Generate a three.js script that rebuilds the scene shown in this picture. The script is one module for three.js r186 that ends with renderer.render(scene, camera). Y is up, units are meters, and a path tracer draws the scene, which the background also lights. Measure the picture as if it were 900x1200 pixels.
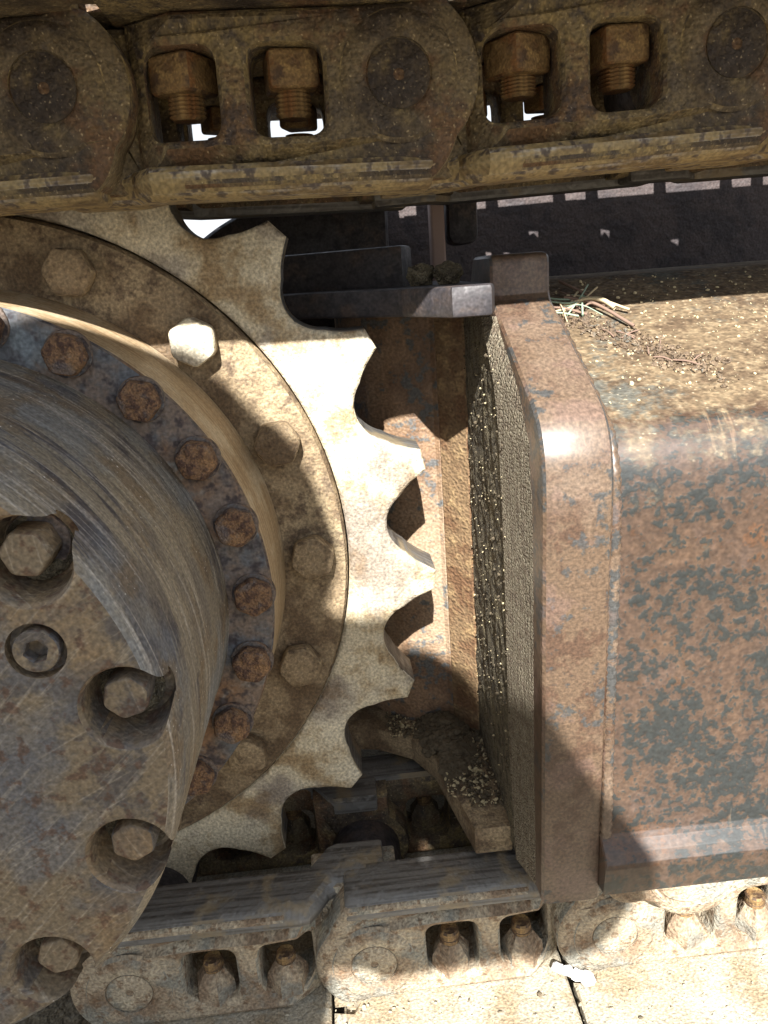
import * as THREE from 'three';
import { mergeGeometries, toCreasedNormals } from 'three/addons/utils/BufferGeometryUtils.js';
import { RoundedBoxGeometry } from 'three/addons/geometries/RoundedBoxGeometry.js';
import { MarchingCubes } from 'three/addons/objects/MarchingCubes.js';
import { Brush, Evaluator, SUBTRACTION } from 'three-bvh-csg';

// ---------------------------------------------------------------- camera, sky, sun, exposure
// Origin: axis of the drive sprocket. x along the track, y up, z towards the photographer.
const scene = new THREE.Scene();
const camera = new THREE.PerspectiveCamera(65.95, 768 / 1024, 0.01, 3000);
{
  const m = new THREE.Matrix4().set(
    0.9950, 0.0882, -0.0477, 0.2775,
    -0.0704, 0.9534, 0.2933, 0.2143,
    0.0713, -0.2884, 0.9548, 0.5073,
    0, 0, 0, 1);
  const q = new THREE.Quaternion(), p = new THREE.Vector3(), s = new THREE.Vector3();
  m.decompose(p, q, s);
  camera.position.copy(p); camera.quaternion.copy(q.normalize());
}
const SUN = new THREE.Vector3(-0.06, 0.625, 0.78).normalize();
{
  const W = 512, H = 256, data = new Float32Array(W * H * 4);
  for (let j = 0; j < H; j++) for (let i = 0; i < W; i++) {
    const el = (j + 0.5) / H * Math.PI - Math.PI / 2, az = ((i + 0.5) / W - 0.5) * 2 * Math.PI;
    const d = new THREE.Vector3(Math.cos(el) * Math.cos(az), Math.sin(el), Math.cos(el) * Math.sin(az));
    const h = Math.max(0, Math.sin(el)), k = Math.pow(1 - h, 3);
    const c = Math.max(0, d.dot(SUN)), halo = 0.25 * Math.pow(c, 6) + 0.5 * Math.pow(c, 60);
    const o = (j * W + i) * 4, S = 0.5;
    data[o] = S * (0.45 + 0.39 * k + halo); data[o + 1] = S * (0.52 + 0.33 * k + halo * 0.95); data[o + 2] = S * (0.64 + 0.2 * k + halo * 0.85);
    data[o + 3] = 1;
  }
  const t = new THREE.DataTexture(data, W, H, THREE.RGBAFormat, THREE.FloatType);
  t.mapping = THREE.EquirectangularReflectionMapping; t.magFilter = t.minFilter = THREE.LinearFilter; t.needsUpdate = true;
  scene.background = t; scene.environment = t;
}
const sun = new THREE.DirectionalLight(new THREE.Color(1, 0.975, 0.93), 5);
sun.position.copy(SUN).multiplyScalar(4); sun.castShadow = true; sun.shadow.radius = 1;
sun.shadow.mapSize.set(4096, 4096);
Object.assign(sun.shadow.camera, { left: -1.5, right: 1.5, top: 1.5, bottom: -1.5, near: 0.5, far: 8 });
scene.add(sun, sun.target);
const renderer = new THREE.WebGLRenderer({ antialias: true });
renderer.setSize(768, 1024);
renderer.toneMapping = THREE.LinearToneMapping;
renderer.toneMappingExposure = 3.0;
renderer.shadowMap.enabled = true;

// ---------------------------------------------------------------- helpers
function rng(a) { return () => { a |= 0; a = a + 0x6D2B79F5 | 0; let t = Math.imul(a ^ a >>> 15, 1 | a); t = t + Math.imul(t ^ t >>> 7, 61 | t) ^ t; return ((t ^ t >>> 14) >>> 0) / 4294967296; }; }
const rnd = rng(7), PI = Math.PI, rad = (a) => a * PI / 180;
const V = (x, y, z) => new THREE.Vector3(x, y, z);
const clamp = (x) => x < 0 ? 0 : x > 1 ? 1 : x;
const sst = (a, b, x) => { const t = clamp((x - a) / (b - a)); return t * t * (3 - 2 * t); };

// tileable gradient noise layers, computed once and mixed by every texture
const TS = 1024;
function layer(fx, fy, oct, seed, gain = 0.5) {
  const out = new Float32Array(TS * TS); let amp = 1, lo = 1e9, hi = -1e9;
  for (let o = 0; o < oct; o++) {
    const nx = fx << o, ny = fy << o; if (nx > 512 || ny > 512) break;
    const r = rng(seed + o * 101), g = new Float32Array(nx * ny * 2);
    for (let i = 0; i < nx * ny; i++) { const a = r() * 2 * PI; g[2 * i] = Math.cos(a); g[2 * i + 1] = Math.sin(a); }
    for (let j = 0; j < TS; j++) {
      const y = j / TS * ny, y0 = Math.floor(y), fy_ = y - y0, y1 = (y0 + 1) % ny, v = fy_ * fy_ * fy_ * (fy_ * (fy_ * 6 - 15) + 10);
      for (let i = 0; i < TS; i++) {
        const x = i / TS * nx, x0 = Math.floor(x), f = x - x0, x1 = (x0 + 1) % nx, u = f * f * f * (f * (f * 6 - 15) + 10);
        const A = 2 * (y0 * nx + x0), B = 2 * (y0 * nx + x1), C = 2 * (y1 * nx + x0), D = 2 * (y1 * nx + x1);
        const a = g[A] * f + g[A + 1] * fy_, b = g[B] * (f - 1) + g[B + 1] * fy_, c = g[C] * f + g[C + 1] * (fy_ - 1), d = g[D] * (f - 1) + g[D + 1] * (fy_ - 1);
        out[j * TS + i] += amp * (a + u * (b - a) + v * (c - a + u * (a - b - c + d)));
      }
    }
    amp *= gain;
  }
  let m = 0, s = 0; for (const x of out) m += x; m /= out.length; for (const x of out) s += (x - m) * (x - m); s = Math.sqrt(s / out.length);
  for (let i = 0; i < out.length; i++) out[i] = clamp(0.5 + (out[i] - m) / s * 0.18);   // mean .5, sigma .18
  return out;
}
const NA = layer(3, 3, 8, 11, 0.6), NB = layer(8, 8, 7, 23, 0.62), NC = layer(32, 32, 5, 37, 0.7), ND = layer(160, 160, 2, 41, 0.7), NS = layer(3, 96, 4, 53, 0.65), NR = layer(5, 5, 7, 67, 0.55), NT = layer(2, 20, 5, 83, 0.62);
const at = (L, i, j, ox, oy) => L[((j + oy) & (TS - 1)) * TS + ((i + ox) & (TS - 1))];
const atT = (L, i, j, ox, oy) => L[((i + ox) & (TS - 1)) * TS + ((j + oy) & (TS - 1))];
function texMat(fn, opt = {}) {
  const n = opt.half ? TS / 2 : TS, st = TS / n, nr = TS / 2;
  const col = new Uint8Array(n * n * 4), rg = new Uint8Array(nr * nr * 4), bp = new Uint8Array(n * n * 4), o = { c: [0, 0, 0], r: 0.8, h: 0.5, m: 0 };
  for (let j = 0; j < n; j++) for (let i = 0; i < n; i++) {
    fn(i * st, j * st, o); const k = (j * n + i) * 4;
    for (let a = 0; a < 3; a++) { col[k + a] = Math.max(0, Math.min(255, o.c[a])); bp[k + a] = 255 * clamp(o.h); }
    col[k + 3] = bp[k + 3] = 255;
    if (!(i * st & 1) && !(j * st & 1)) { const q = ((j * st >> 1) * nr + (i * st >> 1)) * 4; rg[q] = 0; rg[q + 1] = 255 * clamp(o.r); rg[q + 2] = 255 * clamp(o.m); rg[q + 3] = 255; }
  }
  const tile = opt.tile || 0.4;
  const mk = (d, srgb) => { const t = new THREE.DataTexture(d, Math.sqrt(d.length / 4), Math.sqrt(d.length / 4)); t.wrapS = t.wrapT = THREE.RepeatWrapping; t.magFilter = THREE.LinearFilter; t.minFilter = THREE.LinearMipmapLinearFilter; t.generateMipmaps = true; t.repeat.set(1 / tile, 1 / tile); if (srgb) t.colorSpace = THREE.SRGBColorSpace; t.needsUpdate = true; return t; };
  const rt = mk(rg);
  return new THREE.MeshPhysicalMaterial({ map: mk(col, true), roughnessMap: rt, roughness: 1, metalnessMap: opt.metal ? rt : null, metalness: opt.metal ? 1 : 0, bumpMap: mk(bp), bumpScale: opt.bump ?? 0.0012, side: THREE.DoubleSide });
}
const mixTo = (c, d, t) => { for (let a = 0; a < 3; a++) c[a] += (d[a] - c[a]) * t; };
const setc = (c, d) => { c[0] = d[0]; c[1] = d[1]; c[2] = d[2]; };
const mulc = (c, k) => { c[0] *= k; c[1] *= k; c[2] *= k; };

const soft = (a, b, x) => { const m = (a + b) / 2, h = (b - a) * 0.95; return sst(m - h, m + h, x); };
// ---------------------------------------------------------------- materials
const M = {};
M.linkBrown = texMat((i, j, o) => {              // oily rust brown with ochre dust
  const a = at(NA, i, j, 0, 0), b = at(NB, i, j, 300, 90), c = at(NC, i, j, 50, 700), g = at(ND, i, j, 9, 5), e = at(NB, i, j, 700, 500);
  setc(o.c, [110, 96, 72]);
  mixTo(o.c, [52, 44, 39], soft(0.48, 0.72, b * 0.6 + at(NA, i, j, 500, 200) * 0.4) * 0.95);
  mixTo(o.c, [146, 128, 88], soft(0.5, 0.68, a * 0.75 + c * 0.25) * 0.9);
  mixTo(o.c, [98, 70, 48], soft(0.6, 0.75, e) * 0.7);
  mixTo(o.c, [52, 47, 50], soft(0.62, 0.78, at(NC, i, j, 400, 333) * 0.5 + a * 0.5) * 0.7);
  mixTo(o.c, [205, 188, 150], soft(0.83, 0.93, at(ND, i, j, 77, 91)) * 0.6);
  mulc(o.c, 0.78 + 0.44 * g); o.r = 0.55 + 0.4 * c; o.h = 0.5 + (c - 0.5) * 0.7 + (g - 0.5) * 0.3 + (b - 0.5) * 0.5;
}, { bump: 0.0022 });
M.linkPale = texMat((i, j, o) => {               // dust-caked lower chain
  const a = at(NA, i, j, 200, 40), b = at(NB, i, j, 30, 590), c = at(NC, i, j, 150, 70), g = at(ND, i, j, 19, 5), e = at(NB, i, j, 770, 10);
  setc(o.c, [160, 146, 124]);
  mixTo(o.c, [120, 100, 80], soft(0.5, 0.72, b) * 0.85);
  mixTo(o.c, [182, 174, 154], soft(0.52, 0.75, a) * 0.8);
  mixTo(o.c, [120, 122, 116], soft(0.58, 0.75, e) * 0.7);
  mixTo(o.c, [100, 76, 56], soft(0.68, 0.82, c) * 0.6);
  mulc(o.c, 0.8 + 0.4 * g); o.r = 0.75 + 0.25 * c; o.h = 0.5 + (c - 0.5) * 0.6 + (g - 0.5) * 0.35 + (b - 0.5) * 0.5;
}, { bump: 0.0024 });
M.sprocket = texMat((i, j, o) => {               // pale dust on steel with rust and bruised metal
  const a = at(NA, i, j, 610, 240), b = at(NB, i, j, 430, 190), c = at(NC, i, j, 250, 370), g = at(ND, i, j, 119, 65), e = at(NR, i, j, 70, 310);
  setc(o.c, [196, 184, 158]);
  mixTo(o.c, [154, 132, 98], soft(0.5, 0.72, b) * 0.85);
  mixTo(o.c, [118, 108, 100], soft(0.56, 0.72, e) * 0.75);
  mixTo(o.c, [214, 206, 186], soft(0.55, 0.75, a) * 0.7);
  mixTo(o.c, [110, 84, 56], soft(0.62, 0.78, c * 0.3 + b * 0.7) * 0.35);
  mulc(o.c, 0.8 + 0.4 * g); o.r = 0.5 + 0.4 * c; o.h = 0.5 + (c - 0.5) * 0.6 + (g - 0.5) * 0.3 + (e - 0.5) * 0.4;
}, { bump: 0.0013 });
M.ring = texMat((i, j, o) => {                   // darker rusty mounting ring
  const a = at(NA, i, j, 310, 640), b = at(NB, i, j, 130, 790), c = at(NC, i, j, 650, 170), g = at(ND, i, j, 219, 165);
  setc(o.c, [138, 120, 94]);
  mixTo(o.c, [92, 74, 54], soft(0.44, 0.66, b) * 0.85);
  mixTo(o.c, [172, 154, 122], soft(0.55, 0.75, a) * 0.7);
  mixTo(o.c, [70, 56, 46], soft(0.6, 0.78, c * 0.5 + a * 0.5) * 0.7);
  mulc(o.c, 0.79 + 0.42 * g); o.r = 0.65 + 0.3 * c; o.h = 0.5 + (c - 0.5) * 0.7 + (g - 0.5) * 0.4;
}, { bump: 0.0014 });
function streaky(base, dark, blue, rust, off) {  // turned steel, scuffed along the turning direction (u)
  return texMat((i, j, o) => {
    const s = at(NT, i, (j + (i >> 3)) & 1023, off, 20), s2 = at(NS, i, j, 500 + off, 310), a = at(NA, i, j, 50 + off, 700), b = at(NB, i, j, 210, 20 + off), c = at(NC, i, j, 350, 270), g = at(ND, i, j, 29, 365);
    setc(o.c, base);
    mixTo(o.c, dark, sst(0.52, 0.7, s) * (0.25 + 0.75 * sst(0.4, 0.62, at(NA, i, j, 700, 100))) * 0.9);
    mixTo(o.c, [150, 136, 112], soft(0.56, 0.72, at(NR, i, j, 333, 10)) * 0.5);
    mixTo(o.c, blue, soft(0.5, 0.72, a) * 0.6);
    mixTo(o.c, rust, soft(0.58, 0.76, b) * 0.6);
    mixTo(o.c, [186, 178, 168], soft(0.66, 0.84, s2) * 0.55);
    mixTo(o.c, [236, 232, 228], soft(0.9, 0.97, at(ND, i, j, 500, 20)) * soft(0.5, 0.6, b));
    mulc(o.c, 0.8 + 0.4 * g); o.r = 0.5 + 0.3 * c + 0.15 * s; o.h = 0.5 - (s - 0.5) * 0.9 + (g - 0.5) * 0.25 + (s2 - 0.5) * 0.3;
  }, { bump: 0.0016 });
}
M.drumSide = streaky([126, 116, 100], [62, 58, 62], [112, 118, 126], [112, 92, 68], 0);
M.drumFace = texMat((i, j, o) => {
  const a = at(NA, i, j, 90, 140), b = at(NB, i, j, 630, 290), c = at(NC, i, j, 750, 470), g = at(ND, i, j, 319, 265);
  const p = (i + j) & 1023, q = (i - j) & 1023, s = at(NS, p, q, 77, 40), s2 = at(NS, (2 * i + j) & 1023, (i - 2 * j) & 1023, 477, 140);
  setc(o.c, [118, 104, 84]);
  mixTo(o.c, [82, 77, 74], sst(0.46, 0.66, b * 0.7 + c * 0.3) * 0.85);
  mixTo(o.c, [136, 112, 82], soft(0.54, 0.74, a) * 0.7);
  mixTo(o.c, [96, 98, 104], soft(0.6, 0.75, at(NR, i, j, 5, 800)) * 0.6);
  mixTo(o.c, [178, 168, 150], soft(0.72, 0.9, s) * 0.4 + soft(0.74, 0.9, s2) * 0.3);
  mixTo(o.c, [88, 62, 46], soft(0.66, 0.8, c) * 0.6);
  mulc(o.c, 0.8 + 0.4 * g); o.r = 0.5 + 0.35 * c; o.h = 0.5 + (c - 0.5) * 0.4 + (g - 0.5) * 0.3 + (s - 0.5) * 0.3;
}, { bump: 0.001 });
M.flange = texMat((i, j, o) => {
  const a = at(NA, i, j, 390, 840), b = at(NB, i, j, 530, 690), c = at(NC, i, j, 150, 570), g = at(ND, i, j, 39, 465);
  setc(o.c, [112, 98, 88]);
  mixTo(o.c, [84, 90, 98], soft(0.46, 0.68, b) * 0.85);
  mixTo(o.c, [128, 92, 62], soft(0.54, 0.72, a) * 0.8);
  mixTo(o.c, [52, 46, 50], soft(0.6, 0.76, c) * 0.7);
  mixTo(o.c, [130, 144, 152], soft(0.7, 0.84, at(NB, i, j, 90, 90)) * 0.6);
  mulc(o.c, 0.79 + 0.42 * g); o.r = 0.55 + 0.35 * c; o.h = 0.5 + (c - 0.5) * 0.7 + (g - 0.5) * 0.3;
}, { half: true, bump: 0.0018 });
M.rim = texMat((i, j, o) => {
  const s = at(NS, i, j, 300, 120), b = at(NB, i, j, 10, 290), c = at(NC, i, j, 50, 170), g = at(ND, i, j, 39, 465);
  setc(o.c, [176, 154, 122]); mixTo(o.c, [140, 112, 80], soft(0.5, 0.75, s) * 0.7); mixTo(o.c, [200, 186, 160], soft(0.55, 0.75, b) * 0.6);
  mulc(o.c, 0.88 + 0.24 * g); o.r = 0.45 + 0.3 * c; o.h = 0.5 + (s - 0.5) * 0.5 + (g - 0.5) * 0.2;
}, { half: true, bump: 0.0006 });
M.boltRust = texMat((i, j, o) => {               // pitted orange-brown bolt heads
  const b = at(NB, i, j, 240, 610), c = at(NC, i, j, 450, 70), g = at(ND, i, j, 139, 265);
  setc(o.c, [120, 92, 68]); mixTo(o.c, [72, 52, 44], soft(0.48, 0.66, c) * 0.9); mixTo(o.c, [152, 118, 82], soft(0.54, 0.74, b) * 0.7); mixTo(o.c, [92, 94, 104], soft(0.6, 0.75, at(NB, i, j, 40, 1)) * 0.5);
  mulc(o.c, 0.76 + 0.48 * g); o.r = 0.75 + 0.25 * g; o.h = 0.5 + (c - 0.5) * 0.9 + (g - 0.5) * 0.5;
}, { half: true, bump: 0.0018, tile: 0.22 });
M.nut = texMat((i, j, o) => {
  const b = at(NB, i, j, 840, 110), c = at(NC, i, j, 50, 470), g = at(ND, i, j, 339, 65);
  setc(o.c, [128, 102, 66]); mixTo(o.c, [74, 56, 42], soft(0.48, 0.68, b) * 0.9); mixTo(o.c, [168, 140, 92], soft(0.58, 0.76, c) * 0.6); mixTo(o.c, [120, 76, 40], soft(0.6, 0.74, at(NB, i, j, 9, 9)) * 0.6);
  mulc(o.c, 0.79 + 0.42 * g); o.r = 0.6 + 0.3 * c; o.h = 0.5 + (c - 0.5) * 0.7 + (g - 0.5) * 0.3;
}, { half: true, bump: 0.0012, tile: 0.25 });
M.frame = texMat((i, j, o) => {                  // rust with remains of dark blue-grey paint; earth lies on the slope (upper part of the sheet)
  const I = (i * 2) & 1023, J = (j * 2) & 1023, v = j / TS * 0.7 - 0.3;
  const a = at(NA, I, J, 140, 540), b = at(NB, I, J, 330, 890), c = at(NC, I, J, 550, 70), g = at(ND, i, j, 119, 765), e = at(NR, I, J, 600, 130);
  setc(o.c, [72, 56, 45]);
  mixTo(o.c, [56, 42, 34], soft(0.46, 0.68, c * 0.5 + b * 0.5) * 0.8);
  mixTo(o.c, [86, 67, 52], soft(0.54, 0.74, b) * 0.65);
  mixTo(o.c, [76, 62, 55], soft(0.6, 0.76, at(NB, I, J, 700, 100)) * 0.55);
  mixTo(o.c, [104, 68, 42], sst(0.58, 0.72, c * 0.6 + a * 0.4) * 0.5);
  const paint = sst(0.47, 0.57, e * 0.36 + c * 0.38 + g * 0.26);
  mixTo(o.c, [31, 37, 38], paint * 0.85);
  const st = atT(NS, I, J, 300, 40);
  mixTo(o.c, [120, 98, 76], sst(0.68, 0.8, st) * sst(0.52, 0.66, at(NA, i, j, 20, 20)) * 0.6);
  const dust = sst(0.035, 0.1, v + (b - 0.5) * 0.13 + (c - 0.5) * 0.06);
  const d = [104, 89, 70];
  mixTo(d, [80, 66, 52], soft(0.48, 0.7, at(NB, I, J, 30, 90)) * 0.8); mixTo(d, [136, 120, 96], soft(0.54, 0.74, at(NC, I, J, 250, 570)) * 0.6); mixTo(d, [78, 82, 80], soft(0.62, 0.76, a * 0.6 + c * 0.4) * 0.7);
  mixTo(d, [190, 178, 154], soft(0.84, 0.93, at(ND, i, j, 10, 10)) * 0.6);
  mixTo(o.c, d, dust);
  mulc(o.c, 0.78 + 0.44 * g); o.r = 0.5 + 0.3 * c - paint * 0.05 + dust * 0.25; o.h = 0.5 + (c - 0.5) * 0.5 + (g - 0.5) * (0.35 + dust * 0.5) + paint * 0.08;
}, { bump: 0.0011, tile: 0.7 });
M.frameTop = texMat((i, j, o) => {               // earth-dusted upper slope
  const a = at(NA, i, j, 440, 40), b = at(NB, i, j, 30, 90), c = at(NC, i, j, 250, 570), g = at(ND, i, j, 519, 765);
  setc(o.c, [108, 91, 72]); mixTo(o.c, [84, 69, 55], soft(0.48, 0.7, b) * 0.8); mixTo(o.c, [150, 130, 104], soft(0.54, 0.74, c) * 0.6); mixTo(o.c, [86, 92, 92], soft(0.64, 0.76, a * 0.6 + c * 0.4) * 0.75);
  mixTo(o.c, [226, 214, 190], soft(0.84, 0.93, at(ND, i, j, 10, 10)) * 0.8);
  mulc(o.c, 0.76 + 0.48 * g); o.r = 0.85; o.h = 0.5 + (c - 0.5) * 0.6 + (g - 0.5) * 0.8;
}, { bump: 0.0022 });
M.endPlate = texMat((i, j, o) => {
  const a = at(NA, i, j, 840, 340), b = at(NB, i, j, 230, 490), c = at(NC, i, j, 850, 170), g = at(ND, i, j, 619, 165);
  setc(o.c, [90, 73, 58]); mixTo(o.c, [74, 55, 43], sst(0.46, 0.64, b * 0.6 + c * 0.4) * 0.85); mixTo(o.c, [112, 96, 82], soft(0.54, 0.74, a) * 0.6); mixTo(o.c, [58, 62, 64], sst(0.56, 0.66, at(NR, i, j, 9, 90) * 0.6 + c * 0.4) * 0.8);
  mixTo(o.c, [104, 84, 76], soft(0.6, 0.75, at(NB, i, j, 9, 900)) * 0.5);
  mulc(o.c, 0.79 + 0.42 * g); o.r = 0.5 + 0.3 * c; o.h = 0.5 + (c - 0.5) * 0.5 + (g - 0.5) * 0.4;
}, { bump: 0.0007 });
M.mud = texMat((i, j, o) => {                    // oily grit crust
  const b = at(NB, i, j, 430, 190), c = at(NC, i, j, 50, 870), g = at(ND, i, j, 19, 965);
  setc(o.c, [102, 94, 76]); mixTo(o.c, [70, 63, 50], soft(0.45, 0.65, c)); mixTo(o.c, [120, 110, 84], soft(0.58, 0.78, b) * 0.6); mixTo(o.c, [206, 196, 168], soft(0.82, 0.97, g) * 0.4);
  o.r = 0.62 + 0.3 * c; o.h = 0.5 + (c - 0.5) * 0.8 + (g - 0.5) * 1.1;
}, { bump: 0.0016, tile: 0.3 });
M.cutEdge = texMat((i, j, o) => {                // flame-cut edge with upright drag lines
  const s = at(NS, j, i, 0, 0), s2 = at(NS, i, j, 40, 90), st = atT(NS, i, j, 300, 40), c = at(NC, i, j, 650, 670), g = at(ND, i, j, 719, 65);
  setc(o.c, [112, 103, 86]); mixTo(o.c, [84, 70, 56], soft(0.48, 0.68, c) * 0.6); mixTo(o.c, [176, 168, 150], soft(0.62, 0.82, g) * 0.6);
  o.r = 0.6 + 0.3 * c; o.h = 0.5 + (at(NS, i, j, 90, 7) - 0.5) * 0.5 + (g - 0.5) * 0.9;
}, { bump: 0.0022, tile: 0.3 });
M.wall = texMat((i, j, o) => {
  const a = at(NA, i, j, 240, 940), b = at(NB, i, j, 830, 490), c = at(NC, i, j, 350, 870), g = at(ND, i, j, 819, 465);
  setc(o.c, [134, 108, 84]); mixTo(o.c, [100, 76, 58], soft(0.48, 0.7, b) * 0.7); mixTo(o.c, [160, 142, 120], soft(0.5, 0.72, a) * 0.7); mixTo(o.c, [84, 90, 94], soft(0.62, 0.7, c * 0.6 + b * 0.4) * 0.8);
  mulc(o.c, 0.8 + 0.4 * g); o.r = 0.5 + 0.3 * c; o.h = 0.5 + (c - 0.5) * 0.5 + (g - 0.5) * 0.5;
}, { half: true, bump: 0.0014 });
M.ochre = texMat((i, j, o) => {
  const b = at(NB, i, j, 730, 890), c = at(NC, i, j, 950, 270), g = at(ND, i, j, 419, 865);
  setc(o.c, [118, 96, 70]); mixTo(o.c, [96, 68, 46], soft(0.48, 0.7, b) * 0.8); mixTo(o.c, [160, 136, 98], soft(0.6, 0.78, c) * 0.6);
  mulc(o.c, 0.79 + 0.42 * g); o.r = 0.8; o.h = 0.5 + (c - 0.5) * 0.6 + (g - 0.5) * 0.6;
}, { half: true, bump: 0.002 });
M.rail = texMat((i, j, o) => {                   // rail tread worn to dull steel
  const s = at(NS, i, j, 600, 220), b = at(NB, i, j, 530, 390), c = at(NC, i, j, 650, 70), g = at(ND, i, j, 919, 5);
  setc(o.c, [122, 120, 116]); mixTo(o.c, [84, 80, 76], soft(0.48, 0.7, s)); mixTo(o.c, [134, 118, 92], soft(0.6, 0.75, b) * 0.8); mixTo(o.c, [176, 174, 168], soft(0.68, 0.86, c * 0.5 + s * 0.5) * 0.6);
  o.m = 0.35 * (1 - soft(0.6, 0.75, b)); o.r = 0.4 + 0.3 * c; o.h = 0.5 + (c - 0.5) * 0.8 + (g - 0.5) * 0.3;
}, { half: true, bump: 0.0012, metal: true });
M.darkSteel = texMat((i, j, o) => {
  const b = at(NB, i, j, 130, 290), c = at(NC, i, j, 250, 970), g = at(ND, i, j, 19, 105);
  setc(o.c, [64, 60, 62]); mixTo(o.c, [86, 70, 60], soft(0.5, 0.7, b) * 0.7); mixTo(o.c, [44, 42, 46], soft(0.5, 0.7, c) * 0.7);
  mulc(o.c, 0.75 + 0.5 * g); o.r = 0.42 + 0.3 * c; o.h = 0.5 + (c - 0.5) * 0.5;
}, { half: true, bump: 0.001 });
M.purple = texMat((i, j, o) => {
  const b = at(NB, i, j, 930, 90), c = at(NC, i, j, 150, 70), g = at(ND, i, j, 9, 605);
  setc(o.c, [72, 62, 60]); mixTo(o.c, [56, 49, 50], soft(0.5, 0.7, b)); mulc(o.c, 0.75 + 0.5 * g); o.r = 0.7; o.h = c;
}, { half: true, bump: 0.001 });
M.soil = texMat((i, j, o) => {
  const a = at(NA, i, j, 640, 740), b = at(NB, i, j, 630, 190), c = at(NC, i, j, 650, 370), g = at(ND, i, j, 719, 405);
  setc(o.c, [164, 154, 134]); mixTo(o.c, [144, 126, 100], soft(0.5, 0.7, b) * 0.8); mixTo(o.c, [186, 180, 164], soft(0.52, 0.72, a) * 0.7); mixTo(o.c, [150, 148, 138], soft(0.6, 0.75, c) * 0.5);
  mulc(o.c, 0.79 + 0.42 * g); o.r = 0.9; o.h = 0.5 + (c - 0.5) * 0.8 + (g - 0.5) * 0.7 + (b - 0.5) * 0.6;
}, { bump: 0.0008 });
for (const k of ['frame', 'endPlate']) { M[k].clearcoat = 1; M[k].clearcoatRoughness = 0.4; M[k].specularIntensity = 0.3; }
M.ground = texMat((i, j, o) => {
  const b = at(NB, i, j, 230, 590), c = at(NC, i, j, 150, 470), g = at(ND, i, j, 319, 205);
  setc(o.c, [116, 106, 88]); mixTo(o.c, [92, 80, 62], soft(0.5, 0.7, b)); mixTo(o.c, [150, 142, 124], soft(0.6, 0.8, c) * 0.6); mulc(o.c, 0.78 + 0.44 * g); o.r = 0.95; o.h = c;
}, { half: true, bump: 0.004 });
const plain = (hex, r = 0.8, m = 0) => new THREE.MeshStandardMaterial({ color: hex, roughness: r, metalness: m, side: THREE.DoubleSide });
M.straw = plain(0xb9a888, 0.8); M.strawGreen = plain(0x8fa08a, 0.7); M.twig = plain(0x7d6658, 0.9);
M.grit = plain(0xb8aa88, 0.9); M.gritDark = plain(0x544a3a, 0.9); M.paper = plain(0xd8d4d2, 0.8);
M.postLitTone = plain(0xb39a90, 0.7);  // pale colour stands in for light falling on the guard post

// ---------------------------------------------------------------- geometry helpers
function uvBox(g, off = [0, 0], turn = 0) {      // box-projected uv in metres
  g = g.index ? g.toNonIndexed() : g;
  const p = g.attributes.position, uv = new Float32Array(p.count * 2), a = V(), b = V(), c = V(), n = V();
  for (let i = 0; i < p.count; i += 3) {
    a.fromBufferAttribute(p, i); b.fromBufferAttribute(p, i + 1); c.fromBufferAttribute(p, i + 2);
    n.copy(b).sub(a).cross(c.clone().sub(a)); const x = Math.abs(n.x), y = Math.abs(n.y), z = Math.abs(n.z);
    [a, b, c].forEach((q, k) => {
      let u, v; if (z >= x && z >= y) { u = q.x; v = q.y; } else if (y >= x) { u = q.x; v = q.z + 0.13; } else { u = q.z + 0.21; v = q.y; }
      if (turn) [u, v] = [v, u];
      uv[2 * (i + k)] = u + off[0]; uv[2 * (i + k) + 1] = v + off[1];
    });
  }
  g.setAttribute('uv', new THREE.BufferAttribute(uv, 2)); return g;
}
function uvCyl(g, r0, off = [0, 0]) {            // uv around the z axis: u along the circumference, v along z
  g = g.index ? g.toNonIndexed() : g;
  const p = g.attributes.position, uv = new Float32Array(p.count * 2);
  for (let i = 0; i < p.count; i += 3) {
    const t = [0, 1, 2].map((k) => Math.atan2(p.getY(i + k), p.getX(i + k)));
    if (Math.max(...t) - Math.min(...t) > PI) for (let k = 0; k < 3; k++) if (t[k] < 0) t[k] += 2 * PI;
    for (let k = 0; k < 3; k++) { uv[2 * (i + k)] = t[k] * r0 + off[0]; uv[2 * (i + k) + 1] = p.getZ(i + k) - Math.hypot(p.getX(i + k), p.getY(i + k)) + off[1]; }
  }
  g.setAttribute('uv', new THREE.BufferAttribute(uv, 2)); return g;
}
const clean = (g) => { g = g.index ? g.toNonIndexed() : g.clone(); for (const k of Object.keys(g.attributes)) if (!['position', 'normal'].includes(k)) g.deleteAttribute(k); if (!g.attributes.normal) g.computeVertexNormals(); g.clearGroups(); return g; };
const merge = (list) => mergeGeometries(list.map(clean));
const crease = (g, deg = 35) => toCreasedNormals(g, rad(deg));
function ext(shape, z0, z1, bev = 0.003, seg = 2, curve = 10) {   // extrude with a bevel inside the given depth
  const g = new THREE.ExtrudeGeometry(shape, { depth: Math.max(1e-4, z1 - z0 - 2 * bev), bevelEnabled: bev > 0, bevelThickness: bev, bevelSize: bev, bevelOffset: -bev, bevelSegments: seg, curveSegments: curve });
  g.translate(0, 0, z0 + bev); return g;
}
const poly = (pts) => { const s = new THREE.Shape(); pts.forEach(([x, y], i) => i ? s.lineTo(x, y) : s.moveTo(x, y)); s.closePath(); return s; };
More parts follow.
